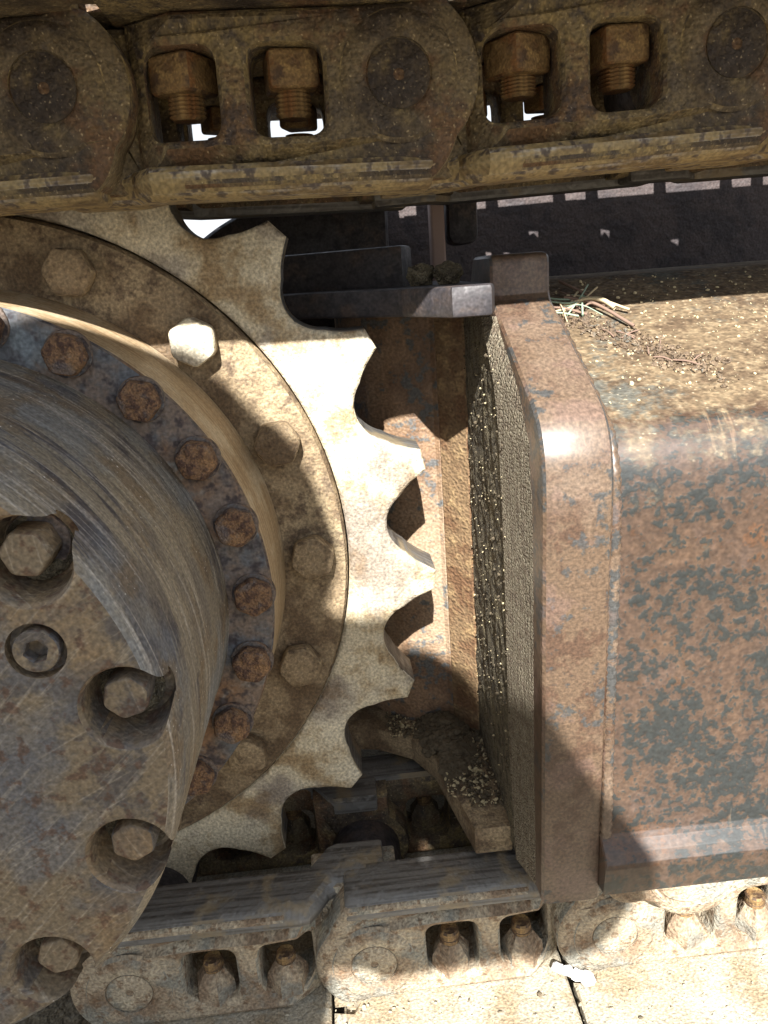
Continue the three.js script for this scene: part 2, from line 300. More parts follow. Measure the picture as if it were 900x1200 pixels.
function rrect(x0, y0, x1, y1, r, K = THREE.Path) {
  const s = new K(); s.moveTo(x0 + r, y0); s.lineTo(x1 - r, y0); s.quadraticCurveTo(x1, y0, x1, y0 + r); s.lineTo(x1, y1 - r); s.quadraticCurveTo(x1, y1, x1 - r, y1);
  s.lineTo(x0 + r, y1); s.quadraticCurveTo(x0, y1, x0, y1 - r); s.lineTo(x0, y0 + r); s.quadraticCurveTo(x0, y0, x0 + r, y0); return s;
}
function latheZ(pts, seg = 48) { const g = new THREE.LatheGeometry(pts.map(([r, z]) => new THREE.Vector2(Math.max(r, 1e-5), z)), seg); g.rotateX(PI / 2); return g; }   // profile (r, z), axis z
function latheY(pts, seg = 24) { return new THREE.LatheGeometry(pts.map(([r, y]) => new THREE.Vector2(Math.max(r, 1e-5), y)), seg); }
function mirrorZ(g, zc) {
  g = g.clone(); g.scale(1, 1, -1); g.translate(0, 0, 2 * zc);
  for (const k of Object.keys(g.attributes)) { const at_ = g.attributes[k], n = at_.itemSize, a = at_.array; for (let i = 0; i < at_.count; i += 3) for (let q = 0; q < n; q++) { const t = a[(i + 1) * n + q]; a[(i + 1) * n + q] = a[(i + 2) * n + q]; a[(i + 2) * n + q] = t; } }
  return g;
}
function hexHead(r, h, bev, seed = 0) {          // hexagonal bolt head with a domed, chamfered top, axis z, base at z = 0
  const s = new THREE.Shape(), v = (k, f) => { const a = k * PI / 3, b = (k + 1) * PI / 3; return [r * (Math.cos(a) * (1 - f) + Math.cos(b) * f), r * (Math.sin(a) * (1 - f) + Math.sin(b) * f)]; };
  for (let k = 0; k < 6; k++) { const p0 = v(k, 0.24), p1 = v(k, 0.76), c = v(k + 1, 0), p2 = v(k + 1, 0.24); if (!k) s.moveTo(...p0); s.lineTo(...p1); s.quadraticCurveTo(...c, ...p2); }
  const g = ext(s, 0, h, bev, 4, 5); return crease(g, 40);
}
const taken = {};
const numbered = (n) => { const k = taken[n] = (taken[n] ?? -1) + 1; return k ? `${n}_${String(k).padStart(3, '0')}` : n; };
function thing(name, label, category, group) { const o = new THREE.Group(); o.name = numbered(name); o.userData = { label, category }; if (group) o.userData.group = group; scene.add(o); return o; }
function part(name, geo, mat, parent, label) { const m = new THREE.Mesh(geo, mat); m.name = name; m.castShadow = m.receiveShadow = true; if (label) m.userData.label = label; (parent || scene).add(m); return m; }
function single(name, geo, mat, label, category, group) { const m = part(numbered(name), geo, mat, scene); m.userData = { label, category }; if (group) m.userData.group = group; return m; }
function struct(name, geo, mat) { const m = part(name, geo, mat, scene); m.userData.kind = 'structure'; return m; }
const uvr = () => [rnd() * 0.8, rnd() * 0.8];

// ---------------------------------------------------------------- ground
{
  const s = new THREE.PlaneGeometry(600, 600, 1, 1); s.rotateX(-PI / 2); s.translate(0, -0.43, 0);
  struct('ground', uvBox(s), M.ground);
}

// ---------------------------------------------------------------- track links
const PITCH = 0.2, ZC = -0.104;
const winA = [-0.1475, -0.1045], winB = [-0.0865, -0.0435], winY = [-0.0295, 0.0195];
const linkGeo = (() => {
  const s = new THREE.Shape();
  s.moveTo(-0.158, -0.056); s.lineTo(-0.128, -0.056); s.lineTo(-0.09, -0.056); s.lineTo(0.018, -0.056); s.quadraticCurveTo(0.028, -0.05, 0.034, -0.033); s.absarc(0, 0, 0.0475, rad(-44), rad(52), false);
  s.quadraticCurveTo(0.018, 0.0425, 0.004, 0.037); s.lineTo(-0.03, 0.0365); s.lineTo(-0.09, 0.0365); s.lineTo(-0.128, 0.0365); s.lineTo(-0.158, 0.0365); s.closePath();
  for (const [a, b] of [winA, winB]) s.holes.push(rrect(a, winY[0], b, winY[1], 0.011));
  const plate = ext(s, -0.046, 0, 0.0045, 3, 8);
  { const p = plate.attributes.position; for (let i = 0; i < p.count; i++) if (p.getZ(i) > -0.02) p.setZ(i, p.getZ(i) - 0.023 * sst(-0.132, -0.158, p.getX(i))); plate.computeVertexNormals(); }
  const l = new THREE.Shape(); l.moveTo(-0.15, -0.056); l.lineTo(-0.15, 0.0365); l.lineTo(-0.19, 0.0365); l.absarc(-PITCH, 0, 0.04, rad(70), rad(235), false); l.lineTo(-0.222, -0.056); l.closePath();
  const lug = ext(l, -0.072, -0.027, 0.005, 2, 8);
  const boss = latheZ([[0.0188, -0.004], [0.0193, 0.0013], [0.0205, 0.0021], [0.0305, 0.0022], [0.0335, 0.0009], [0.036, -0.002]], 48);
  return { plate, lug, boss };
})();
const linkBody = crease(merge([linkGeo.plate, linkGeo.lug, linkGeo.boss]), 38);
function railBar(x0, x1, dz) {                    // tread along the rail side, section in (z, y)
  const s = poly([[-0.045, -0.0605], [-0.012, -0.0605], [-0.005, -0.0575], [-0.0006, -0.0525], [0.0008, -0.0488], [0.0004, -0.0462], [-0.003, -0.043], [-0.045, -0.043]]);
  const g = new THREE.ExtrudeGeometry(s, { depth: x1 - x0 - 0.005, steps: 30, bevelEnabled: true, bevelThickness: 0.0025, bevelSize: 0.0025, bevelOffset: -0.0025, bevelSegments: 2 }); g.translate(0, 0, 0.0025); g.rotateY(PI / 2); // z -> x, x -> -z
  const p = g.attributes.position; for (let i = 0; i < p.count; i++) p.setZ(i, -p.getZ(i));
  const q = g.toNonIndexed ? (g.index ? g.toNonIndexed() : g) : g, a = q.attributes.position.array;
  for (let i = 0; i < a.length; i += 9) for (let k = 0; k < 3; k++) { const t = a[i + 3 + k]; a[i + 3 + k] = a[i + 6 + k]; a[i + 6 + k] = t; }
  q.computeVertexNormals(); q.translate(x0, 0, 0); { const p2 = q.attributes.position; for (let i = 0; i < p2.count; i++) p2.setZ(i, p2.getZ(i) + dz * sst(-0.146, -0.17, p2.getX(i)) ); } q.computeVertexNormals(); return q;
}
const railGeo = crease(merge([railBar(-0.212, 0.019, -0.028)]), 30);
const pinGeo = crease(clean(latheZ([[0.0001, -0.02], [0.0031, -0.02], [0.0033, 0.0006], [0.005, 0.0014], [0.0165, 0.0017], [0.0181, 0.0008], [0.0187, -0.01]], 32)), 40);
const nutSq = (() => { const g = ext(rrect(-0.0152, -0.0152, 0.0152, 0.0152, 0.0045, THREE.Shape), 0, 0.0215, 0.0032, 3, 4); g.rotateX(-PI / 2); return crease(clean(g), 30); })();  // stands on y, 0..0.025
const threadGeo = (() => { const p = []; for (let k = 0; k <= 5; k++) { p.push([0.0112, -k * 0.0022]); p.push([0.0098, -k * 0.0022 - 0.0011]); } p.push([0.0088, -0.0132], [0, -0.0135]); return crease(clean(latheY(p.map(([r, y]) => [r, y]).reverse(), 20)), 20); })();
const nutRound = crease(clean(latheY([[0, 0.024], [0.0095, 0.024], [0.0105, 0.0225], [0.0165, 0.014], [0.0172, 0.01], [0.0172, 0], [0.0178, -0.001]], 6)), 20);
const stubGeo = crease(clean(latheY([[0, 0.036], [0.0068, 0.036], [0.0082, 0.0345], [0.0082, 0.029], [0.0076, 0.0285], [0.0082, 0.028], [0.0082, 0.02]].reverse(), 18)), 25);
function makeLink(pos, angle, far, lower, label, group) {
  const t = thing('track_link', label, 'track link', group), m = lower ? (far ? M.linkBrown : M.linkPale) : M.linkBrown;
  const off = uvr(), fx = (g) => far ? mirrorZ(g, ZC) : g;
  part('link_body', uvBox(fx(linkBody), off), m, t);
  part('rail_tread', uvBox(fx(railGeo), uvr()), lower || far ? M.rail : M.railOchre, t);
  part('pin', uvBox(fx(pinGeo), uvr()), m, t);
  const zc = far ? 2 * ZC + 0.026 : -0.026;
  for (const [a, b] of [winA, winB]) {
    const x = (a + b) / 2 + (rnd() - 0.5) * 0.004;
    if (!lower) {
      const n = part('nut', uvBox(nutSq, uvr()), M.nut, t); n.position.set(x + 0.001, winY[1] - 0.022, zc); n.rotation.y = (rnd() - 0.5) * 1.1; n.rotation.z = (rnd() - 0.5) * 0.05; if (far) { n.scale.set(0.82, 0.8, 0.82); n.position.y += 0.0045; }
      const b_ = part('bolt_end', uvBox(threadGeo, uvr()), M.nut, t); b_.position.set(x + 0.001, winY[1] - 0.0215, zc); b_.rotation.y = rnd() * 3; b_.scale.y = far ? 0.35 : 0.85 + rnd() * 0.3;
    } else {                                      // shoe side is +y in the link's frame
      const n = part('nut', uvBox(nutRound, uvr()), m, t); n.rotation.set(0, rnd() * 3, PI); n.position.set(x, winY[1] + 0.002, zc + 0.012 * (far ? -1 : 1));
      const b_ = part('bolt_end', uvBox(stubGeo, uvr()), M.nut, t); b_.rotation.z = PI; b_.scale.y = 0.86 + rnd() * 0.14; b_.position.set(x, winY[1] + 0.002, zc + 0.012 * (far ? -1 : 1));
    }
  }
  t.position.set(pos[0], pos[1], 0); t.rotation.z = angle;
  return t;
}
M.railOchre = texMat((i, j, o) => {
  const s = at(NS, i, j, 100, 720), b = at(NB, i, j, 330, 390), c = at(NC, i, j, 50, 70), g = at(ND, i, j, 99, 5);
  setc(o.c, [150, 132, 94]); mixTo(o.c, [112, 94, 66], sst(0.48, 0.7, b) * 0.8); mixTo(o.c, [168, 166, 166], soft(0.56, 0.74, s * 0.6 + c * 0.4) * 0.8); mixTo(o.c, [70, 60, 56], sst(0.62, 0.75, c) * 0.7);
  mulc(o.c, 0.8 + 0.4 * g); o.r = 0.5 + 0.3 * c; o.h = 0.5 + (c - 0.5) * 0.8 + (g - 0.5) * 0.3;
}, { half: true, bump: 0.0016 });

// shoe plate with three grousers, plan (x, z) extruded across y; sits on the shoe side of the link
const makeShoeGeo = (gap, holes) => {
  const x0 = -0.161 + gap / 2, x1 = 0.039 - gap / 2, z0 = -0.346, z1 = 0.138, n = 0.016;
  const s = poly([[x0, z0], [x1, z0], [x1, -0.22], [x1 - n, -0.22], [x1 - n, -0.204], [x1, -0.204], [x1, -0.006], [x1 - n, -0.006], [x1 - n - 0.004, 0.001], [x1 - n, 0.009], [x1, 0.006], [x1, z1], [x0, z1]]);
  if (holes) for (const [hx, hz, w, d, q] of holes) s.holes.push(new THREE.Path([[0, q], [1, 0.15], [0.8, 1], [0.45, 0.7 + q], [0.1, 0.9 - q]].map(([u, v]) => new THREE.Vector2(hx + u * w, hz + v * d))));  // openings added so sun spots reach the wall behind
  const g = ext(s, 0, 0.012, gap > 0.002 ? 0.002 : 0, 1); g.rotateX(PI / 2); g.scale(1, 1, 1); // (x, y, z) -> (x, -z, y): plan z keeps its sign, thickness goes to -y
  g.translate(0, 0.0372 + 0.012, 0);
  const list = [clean(g)];
  for (const [gx, h] of [[-0.142, 0.026], [-0.06, 0.024], [0.02, 0.026]]) { const b = new RoundedBoxGeometry(0.014, h, z1 - z0 - 0.004, 2, 0.003); b.translate(gx, 0.0485 + h / 2 - 0.001, (z0 + z1) / 2); list.push(clean(b)); }
  return merge(list);
};
const shoeUp = [makeShoeGeo(-0.005, [[-0.135, -0.318, 0.014, 0.028, 0], [-0.05, -0.298, 0.012, 0.028, 0.15]]), makeShoeGeo(-0.005, [[-0.02, -0.33, 0.016, 0.024, 0.1], [-0.1, -0.31, 0.026, 0.026, 0.2]]), makeShoeGeo(-0.005, [[-0.075, -0.3, 0.034, 0.034, 0], [-0.02, -0.325, 0.014, 0.026, 0.05]])], shoeLow = makeShoeGeo(0.005, null);
let shoeCount = 0;
function makeShoe(pos, angle, label, group, mat) { const m = single('track_shoe', uvBox(mat === M.soil ? shoeLow : shoeUp[shoeCount++ % 3], uvr()), mat, label, 'track shoe', group); m.position.set(pos[0], pos[1], 0); m.rotation.z = angle; return m; }
const bushGeo = crease(clean(latheZ([[0.0, -0.165], [0.031, -0.165], [0.033, -0.162], [0.033, -0.046], [0.031, -0.043], [0.0, -0.043]], 32)), 35);
function makeBushing(pos, label, group) { const m = single('track_bushing', uvBox(bushGeo, uvr()), M.darkSteel, label, 'bushing', group); m.position.set(pos[0], pos[1], 0); }

const up = [[0.129, 0.325], [0.330, 0.321], [0.530, 0.326], [0.730, 0.328], [0.930, 0.330]];
const low = [[0.071, -0.324], [0.268, -0.324], [0.467, -0.322], [0.667, -0.322], [0.867, -0.322]];
const wrap = [...Array(4)].map((_, k) => { const a = rad(102 + 36.3 * k + 9); return [0.328 * Math.cos(a), 0.328 * Math.sin(a)]; });
const upAt = ['over the final drive flange', 'over the tooth gaps facing the bracket', 'over the end plate tab', 'over the beam past the straw', 'farthest from the sprocket'];
const lowAt = ['under the final drive drum', 'under the bracket nose', 'beside the crumpled white scrap', 'under the beam past the roller mount', 'farthest from the sprocket'];
const ang = (a, b) => Math.atan2(b[1] - a[1], b[0] - a[0]);
const first = [-0.071, 0.322];
up.forEach((p, k) => {
  const prev = k ? up[k - 1] : first, a = ang(prev, p);
  makeLink(p, a, false, false, `rust brown outer track link of the upper run, ${upAt[k]}`, 'outer links of the upper chain run');
  makeLink(p, a, true, false, `dark inner track link of the upper run, ${upAt[k]}`, 'inner links of the upper chain run');
  makeShoe(p, a, `ribbed track shoe on the upper run, ${upAt[k]}`, 'shoes on the upper chain run', M.linkBrown);
  makeBushing(p, `steel bushing between upper link rows, ${upAt[k]}`, 'bushings of the upper chain run');
});
low.forEach((p, k) => {
  const nx = low[k + 1] || [p[0] + 0.2, p[1]], a = ang(nx, p);
  makeLink(p, a, false, true, `pale dusty outer track link of the lower run, ${lowAt[k]}`, 'outer links of the lower chain run');
  makeLink(p, a, true, true, `brown inner track link of the lower run, ${lowAt[k]}`, 'inner links of the lower chain run');
  makeShoe(p, a, `dust-caked track shoe of the lower run, ${lowAt[k]}`, 'shoes under the lower chain run', M.soil);
  makeBushing(p, `dark bushing between lower link rows, ${lowAt[k]}`, 'bushings of the lower chain run');
});
{
  const ring = [low[0], ...[...wrap].reverse(), first];         // round the back of the sprocket
  for (let k = 1; k < ring.length; k++) {
    const p = ring[k], a = ang(ring[k - 1], p) + PI;
    const a2 = ang(p, ring[k - 1]) + PI;
    makeLink(p, a2, false, false, 'track link in the outer row wrapping round the back of the sprocket', 'outer links wrapping round the sprocket');
    makeLink(p, a2, true, false, 'track link in the inner row wrapping round the back of the sprocket', 'inner links wrapping round the sprocket');
    makeShoe(p, a2, 'track shoe wrapping round the back of the sprocket', 'shoes wrapping round the sprocket', M.linkBrown);
    makeBushing(p, 'bushing of the chain wrapping round the back of the sprocket', 'bushings wrapping round the sprocket');
  }
}

// ---------------------------------------------------------------- drive sprocket
{
  const t = thing('drive_sprocket', 'pale dusty toothed drive sprocket with a bolted ring, half in sunlight', 'sprocket');
  const N = 21, a0 = rad(45.3), st = 2 * PI / N, rt = 0.3495, s = new THREE.Shape();
  let startd = false;                              // gullet: straight flanks into a round root, (across, depth) from the tip circle
  for (let k = 0; k < N; k++) {
    const am = a0 + (k + 0.5) * st, wob = 1 + (rnd() - 0.5) * 0.06, gp = [];
    for (let q = 0; q <= 5; q++) { const f = q / 5; gp.push([-0.0438 + 0.0178 * f, 0.0004 + 0.025 * f + 0.0032 * Math.sin(PI * f)]); }
    for (let q = 1; q < 20; q++) { const f = rad(180 - 33 + 0) + 0 * q, a = rad(147) - rad(114) * 0 - rad(114) * q / 20; gp.push([0.031 * Math.cos(a + rad(0)), 0.0085 + 0.031 * Math.sin(Math.PI - a)]); }
    for (let q = 5; q >= 0; q--) { const f = q / 5; gp.push([0.0438 - 0.0178 * f, 0.0004 + 0.025 * f + 0.0032 * Math.sin(PI * f)]); }
    for (const [w, d] of gp) { const r = rt * Math.cos(w / rt) + (rt - rt * Math.cos(w / rt)) - d * wob, t_ = am + w / rt; const x = r * Math.cos(t_), y = r * Math.sin(t_); if (!startd) { s.moveTo(x, y); startd = true; } else s.lineTo(x, y); }
  }
  s.closePath();
  const h = new THREE.Path(); h.absarc(0, 0, 0.2768, 0, 2 * PI, true); s.holes.push(h);
  const g = ext(s, -0.15, -0.104, 0.0035, 3, 96);
  const all = crease(clean(g), 40), nA = all.attributes.normal, pA = all.attributes.position, fi = [], bi = [];
  for (let i = 0; i < pA.count; i += 3) { const zz = Math.max(Math.abs(nA.getZ(i)), Math.abs(nA.getZ(i + 1)), Math.abs(nA.getZ(i + 2))), r = Math.hypot(pA.getX(i), pA.getY(i)); (zz < 0.35 && r > 0.29 ? fi : bi).push(i); }
  const sub = (ids) => { const q = new THREE.BufferGeometry(); for (const k of ['position', 'normal']) { const src = all.attributes[k].array, d = new Float32Array(ids.length * 9); ids.forEach((i, m) => { for (let u = 0; u < 9; u++) d[m * 9 + u] = src[i * 3 + u]; }); q.setAttribute(k, new THREE.BufferAttribute(d, 3)); } return q; };
  part('toothed_rim', uvBox(sub(bi), [0.11, 0.3]), M.sprocket, t);
  part('tooth_flank', uvBox(sub(fi), [0.2, 0.1]), M.rail, t, 'worn bare steel on the tooth flanks');
  const ring = latheZ([[0.15, -0.145], [0.2755, -0.145], [0.2755, -0.1035], [0.2735, -0.1], [0.27, -0.0995], [0.15, -0.0995]], 160);
  part('mounting_ring', uvBox(crease(clean(ring), 35), [0.4, 0.1]), M.ring, t);
  const hx = [0, 1, 2].map(() => uvBox(hexHead(0.0188, 0.0165, 0.0035), uvr()));
  for (let k = 0; k < 16; k++) {
    const a = rad(-0.4 + 22.4 * (k < 9 ? k : k - 16)), b = part('bolt', hx[k % 3], k === 2 ? M.sprocket : M.boltPale || M.ring, t);
    b.position.set(0.2478 * Math.cos(a), 0.2478 * Math.sin(a), -0.0985); b.rotation.z = rnd() * 2;
  }
}

// ---------------------------------------------------------------- final drive
{
  const t = thing('final_drive', 'large grey-brown final drive drum with pocketed bolts, in shade in front of the sprocket', 'final drive');
  const fl = latheZ([[0.1, -0.027], [0.2165, -0.027], [0.2185, -0.0278], [0.2197, -0.0302]], 180);
  part('flange', uvBox(crease(clean(fl), 35), [0.2, 0.05]), M.flange, t);
  const rm = latheZ([[0.2197, -0.0302], [0.2205, -0.05], [0.2225, -0.08], [0.2245, -0.0985], [0.2225, -0.0995]], 180);
  part('flange_rim', uvCyl(crease(clean(rm), 35), 0.22), M.rim, t);
  // drum turned with uneven grooves
  const prof = [[0.02, -0.06], [0.187, -0.06], [0.187, -0.027]]; const rr = rng(99);
  const K = 46; let ph = 0;
  for (let k = 0; k <= K; k++) { const z = -0.022 + (0.152 + 0.022) * k / K; ph += 0.5 + rr() * 0.8; const gr = rr() < 0.1 ? -0.0008 - rr() * 0.0008 : 0; prof.push([0.1862 - 0.0022 * k / K + 0.0002 * Math.sin(ph) + gr, z]); }
  prof.push([0.1834, 0.1555], [0.1824, 0.1585], [0.1808, 0.1608], [0.1785, 0.1623], [0.1755, 0.163], [0.02, 0.163], [0.02, -0.06]);
  const drum = new Brush(clean(latheZ(prof, 168)).clone()); drum.updateMatrixWorld();
  const cut = [];
  for (let k = 0; k < 12; k++) { const a = rad(7.4 + 30 * k), c = latheZ([[0, -0.05], [0.0185, -0.05], [0.0202, -0.045], [0.0209, -0.0265], [0.0213, -0.0245], [0.0225, -0.0225], [0.0245, -0.0208], [0.0255, -0.0195], [0.0255, 0.03], [0, 0.03]], 44); c.translate(0.1645 * Math.cos(a), 0.1645 * Math.sin(a), 0.185); cut.push(c); }
  { const a = rad(23.6), c = new THREE.CylinderGeometry(0.0142, 0.0142, 0.04, 40); c.rotateX(PI / 2); c.translate(0.1395 * Math.cos(a), 0.1395 * Math.sin(a), 0.163 + 0.02 - 0.007); cut.push(c); }
  const cutter = new Brush(merge(cut)); cutter.updateMatrixWorld();
  const ev = new Evaluator(); ev.attributes = ['position', 'normal']; ev.useGroups = false;
  const res = clean(ev.evaluate(drum, cutter, SUBTRACTION).geometry);
  // split into the turned side and the face, each with its own texture direction
  const P = res.attributes.position, Nn = res.attributes.normal, side = [], face = [];
  for (let i = 0; i < P.count; i += 3) {
    const r = [0, 1, 2].map((k) => Math.hypot(P.getX(i + k), P.getY(i + k))), onSide = Math.min(...r) > 0.177 && [0, 1, 2].every((k) => { const m = Math.hypot(P.getX(i + k), P.getY(i + k)); return (Nn.getX(i + k) * P.getX(i + k) + Nn.getY(i + k) * P.getY(i + k)) / m > 0.3; });
    (onSide ? side : face).push(i);
  }
  const pick = (ids) => { const g = new THREE.BufferGeometry(), p = new Float32Array(ids.length * 9), n = new Float32Array(ids.length * 9); ids.forEach((i, q) => { for (let k = 0; k < 9; k++) { p[q * 9 + k] = P.array[i * 3 + k]; n[q * 9 + k] = Nn.array[i * 3 + k]; } }); g.setAttribute('position', new THREE.BufferAttribute(p, 3)); g.setAttribute('normal', new THREE.BufferAttribute(n, 3)); return g; };
  part('drum_side', uvCyl(pick(side), 0.185), M.drumSide, t);
  part('cover', uvBox(crease(pick(face), 30), [0.33, 0.12]), M.drumFace, t);
  const hx = [0, 1, 2].map(() => uvBox(hexHead(0.0152, 0.012, 0.0045), uvr())), pk = [0, 1, 2].map(() => uvBox(hexHead(0.0125, 0.021, 0.0028), uvr()));
  const wsh = uvBox(clean(latheZ([[0.0, 0.0018], [0.0185, 0.0018], [0.0192, 0.001], [0.0192, -0.002]], 28)), [0, 0]);
  for (let k = 0; k < 24; k++) {
    const a = rad(-0.6 + 14.85 * (k < 13 ? k : k - 24)), b = part('flange_bolt', hx[k % 3], M.boltRust, t);
    b.position.set(0.2062 * Math.cos(a), 0.2062 * Math.sin(a), -0.026); b.rotation.z = rnd() * 2;
    const w = part('washer', wsh, M.flange, b); w.position.z = -0.0005; w.scale.set(0.82, 0.82, 1);
  }
  for (let k = 0; k < 12; k++) {
    const a = rad(7.4 + 30 * k), b = part('cover_bolt', pk[k % 3], M.drumFace, t);
    b.position.set(0.1636 * Math.cos(a + 0.012), 0.1636 * Math.sin(a + 0.012), 0.1355); b.rotation.z = rnd() * 2;
    const w = part('washer', wsh, M.flange, b); w.position.z = -0.0003; w.scale.set(0.8, 0.8, 1);
  }
  for (let k = 0; k < 12; k++) {                    // earth packed into the low side of every pocket
    const a = rad(7.4 + 30 * k), dg = new THREE.CircleGeometry(0.0205, 40, 0, 2 * PI), rg2 = new THREE.RingGeometry(0.0002, 0.0165, 40, 10), p = rg2.attributes.position;
    for (let i = 0; i < p.count; i++) { const x = p.getX(i), y = p.getY(i), n1 = at(NC, Math.floor((x + 1) * 2500 + k * 90), Math.floor((y + 1) * 2500), 0, 0) - 0.5, n2 = at(NB, Math.floor((x + 1) * 2500 + k * 190), Math.floor((y + 1) * 2500), 0, 0) - 0.5; p.setZ(i, 0.0012 + Math.max(0, -y * 0.6 - 0.002) * 0.9 * sst(0.019, 0.012, Math.hypot(x, y)) + n2 * 0.006 + n1 * 0.002); }
    rg2.computeVertexNormals(); const m = part('packed_dirt', uvBox(clean(rg2), uvr()), M.mud, t); m.position.set(0.1625 * Math.cos(a), 0.1625 * Math.sin(a), 0.136); dg.dispose();
  }
  const a = rad(23.6), s = new THREE.Shape(); s.absarc(0, 0, 0.0108, 0, 2 * PI); const hh = new THREE.Path(); [...Array(6)].forEach((_, k) => { const x = 0.0058 * Math.cos(k * PI / 3 + 0.2), y = 0.0058 * Math.sin(k * PI / 3 + 0.2); k ? hh.lineTo(x, y) : hh.moveTo(x, y); }); hh.closePath(); s.holes.push(hh);
  const pl = part('plug', uvBox(crease(clean(ext(s, 0, 0.0085, 0.0012, 2, 24)), 35)), M.drumFace, t, 'round plug with a hexagonal socket');
  pl.position.set(0.1395 * Math.cos(a), 0.1395 * Math.sin(a), 0.1555);
}

// ---------------------------------------------------------------- track frame
const XF = 0.3975, XB = 0.443;                     // end plate
function sectionX(pts, x0, x1, bev, seg = 2) {    // section given as (z, y), extruded along x
  const s = Array.isArray(pts) ? poly(pts) : pts;
  const g0 = ext(s, 0, x1 - x0, bev, seg, 12), g = g0.index ? g0.toNonIndexed() : g0, p = g.attributes.position, a = p.array;
  for (let i = 0; i < p.count; i++) { const u = p.getX(i), v = p.getY(i), w = p.getZ(i); p.setXYZ(i, x0 + w, v, u); }
  for (let i = 0; i < a.length; i += 9) for (let k = 0; k < 3; k++) { const t = a[i + 3 + k]; a[i + 3 + k] = a[i + 6 + k]; a[i + 6 + k] = t; }
  g.computeVertexNormals(); return g;
}
{
  const t = thing('undercarriage_beam', 'rusty brown track frame beam with sloping dusty top and thick end plate', 'beam');
  const s = new THREE.Shape();
  s.moveTo(0.034, -0.25); s.lineTo(0.0515, 0.052); s.bezierCurveTo(0.055, 0.096, 0.05, 0.115, 0.024, 0.1296); s.lineTo(-0.082, 0.183); s.quadraticCurveTo(-0.09, 0.187, -0.09, 0.195);
  s.lineTo(-0.09, 0.211); s.quadraticCurveTo(-0.09, 0.2185, -0.098, 0.2188); s.lineTo(-0.16, 0.2188); s.lineTo(-0.2, 0.17); s.lineTo(-0.3, 0.17); s.lineTo(-0.3, -0.25); s.closePath();
  part('end_plate', uvBox(crease(clean(sectionX(s, XF, XB, 0.005, 3)), 28), [0.1, 0.02]), M.endPlate, t, 'thick rounded end plate with an upright tab');
  const b = new THREE.Shape();
  b.moveTo(0.0365, -0.186); b.quadraticCurveTo(0.037, -0.193, 0.044, -0.199); b.quadraticCurveTo(0.0505, -0.204, 0.0505, -0.211); b.lineTo(0.046, -0.236); b.lineTo(0.036, -0.238); b.lineTo(0.02, -0.2385); b.lineTo(-0.3, -0.2385); b.lineTo(-0.3, 0.196); b.lineTo(-0.145, 0.196); b.lineTo(-0.09, 0.174);
  b.lineTo(0.014, 0.1187); b.bezierCurveTo(0.04, 0.105, 0.0485, 0.086, 0.0455, 0.036); b.closePath();
  const body = crease(clean(sectionX(b, XB - 0.002, 1.5, 0.001, 1)), 28);
  { const p = body.attributes.position, uv = new Float32Array(p.count * 2); for (let i = 0; i < p.count; i++) { uv[2 * i] = p.getX(i) - 0.435; uv[2 * i + 1] = Math.min(0.39, Math.max(-0.295, p.getY(i) - p.getZ(i))) + 0.3; } body.setAttribute('uv', new THREE.BufferAttribute(uv, 2)); }
  const split = (keep) => { const g = new THREE.BufferGeometry(), N = body.attributes.normal, P = body.attributes.position; const ids = []; for (let i = 0; i < P.count; i += 3) { const ny = (N.getY(i) + N.getY(i + 1) + N.getY(i + 2)) / 3, y = P.getY(i); if ((ny > 0.8 && y > 0.1) === keep) ids.push(i); } for (const k of ['position', 'normal', 'uv']) { const n = body.attributes[k].itemSize * 3, src = body.attributes[k].array, d = new Float32Array(ids.length * n); ids.forEach((i, m) => { for (let u = 0; u < n; u++) d[m * n + u] = src[i / 3 * n + u]; }); g.setAttribute(k, new THREE.BufferAttribute(d, n / 3)); } return g; };
  M.frameDull = M.frame.clone(); M.frameDull.clearcoat = 0;      // same sheet, without the gloss of the rubbed shoulder
  part('beam_top', split(true), M.frameDull, t, 'earth-dusted sloping top of the beam');
  part('beam_side', split(false), M.frame, t, 'rusty side of the beam with flaked dark paint');
  // weld along the joint of plate and beam
  const path = [V(XB + 0.002, -0.19, 0.0375), V(XB + 0.002, -0.15, 0.0385), V(XB + 0.002, -0.05, 0.0415), V(XB + 0.002, 0.042, 0.0455), V(XB + 0.002, 0.083, 0.043), V(XB + 0.002, 0.108, 0.03), V(XB + 0.002, 0.1325, -0.012), V(XB + 0.002, 0.145, -0.036), V(XB + 0.002, 0.172, -0.088)];
  const wg = new THREE.TubeGeometry(new THREE.CatmullRomCurve3(path, false, 'catmullrom', 0.2), 160, 0.0045, 8);
  { const p = wg.attributes.position; for (let i = 0; i < p.count; i++) { const k = 1 + 0.0; p.setX(i, p.getX(i) + 0.0006 * Math.sin(p.getY(i) * 900)); } wg.computeVertexNormals(); }
  part('weld_bead', uvBox(clean(wg)), M.endPlate, t);
  // flame-cut bevel along the front edge of the end face, and the gritty crust behind it
  const cutPts = [[-0.246, 0.031, -0.012], [-0.15, 0.037, -0.026], [0, 0.0465, -0.026], [0.06, 0.0495, -0.03], [0.1, 0.0455, -0.034], [0.132, 0.01, -0.045], [0.176, -0.07, -0.085]];
  const pos = [], nx = 14, ny = 150, rr = rng(5), bump = (y, z, k) => { const i = Math.floor((z + 1) * 3000) & 1023, j = Math.floor((y + 1) * 1500) & 1023; return (at(NC, i, j, 0, k) - 0.5) * 0.0016 + (at(NB, i, j, 300, k) - 0.5) * 0.0012; };
  const lerpRow = (y) => { let k = 0; while (k < cutPts.length - 2 && y > cutPts[k + 1][0]) k++; const f = (y - cutPts[k][0]) / (cutPts[k + 1][0] - cutPts[k][0]); return [cutPts[k][1] + f * (cutPts[k + 1][1] - cutPts[k][1]), cutPts[k][2] + f * (cutPts[k + 1][2] - cutPts[k][2])]; };
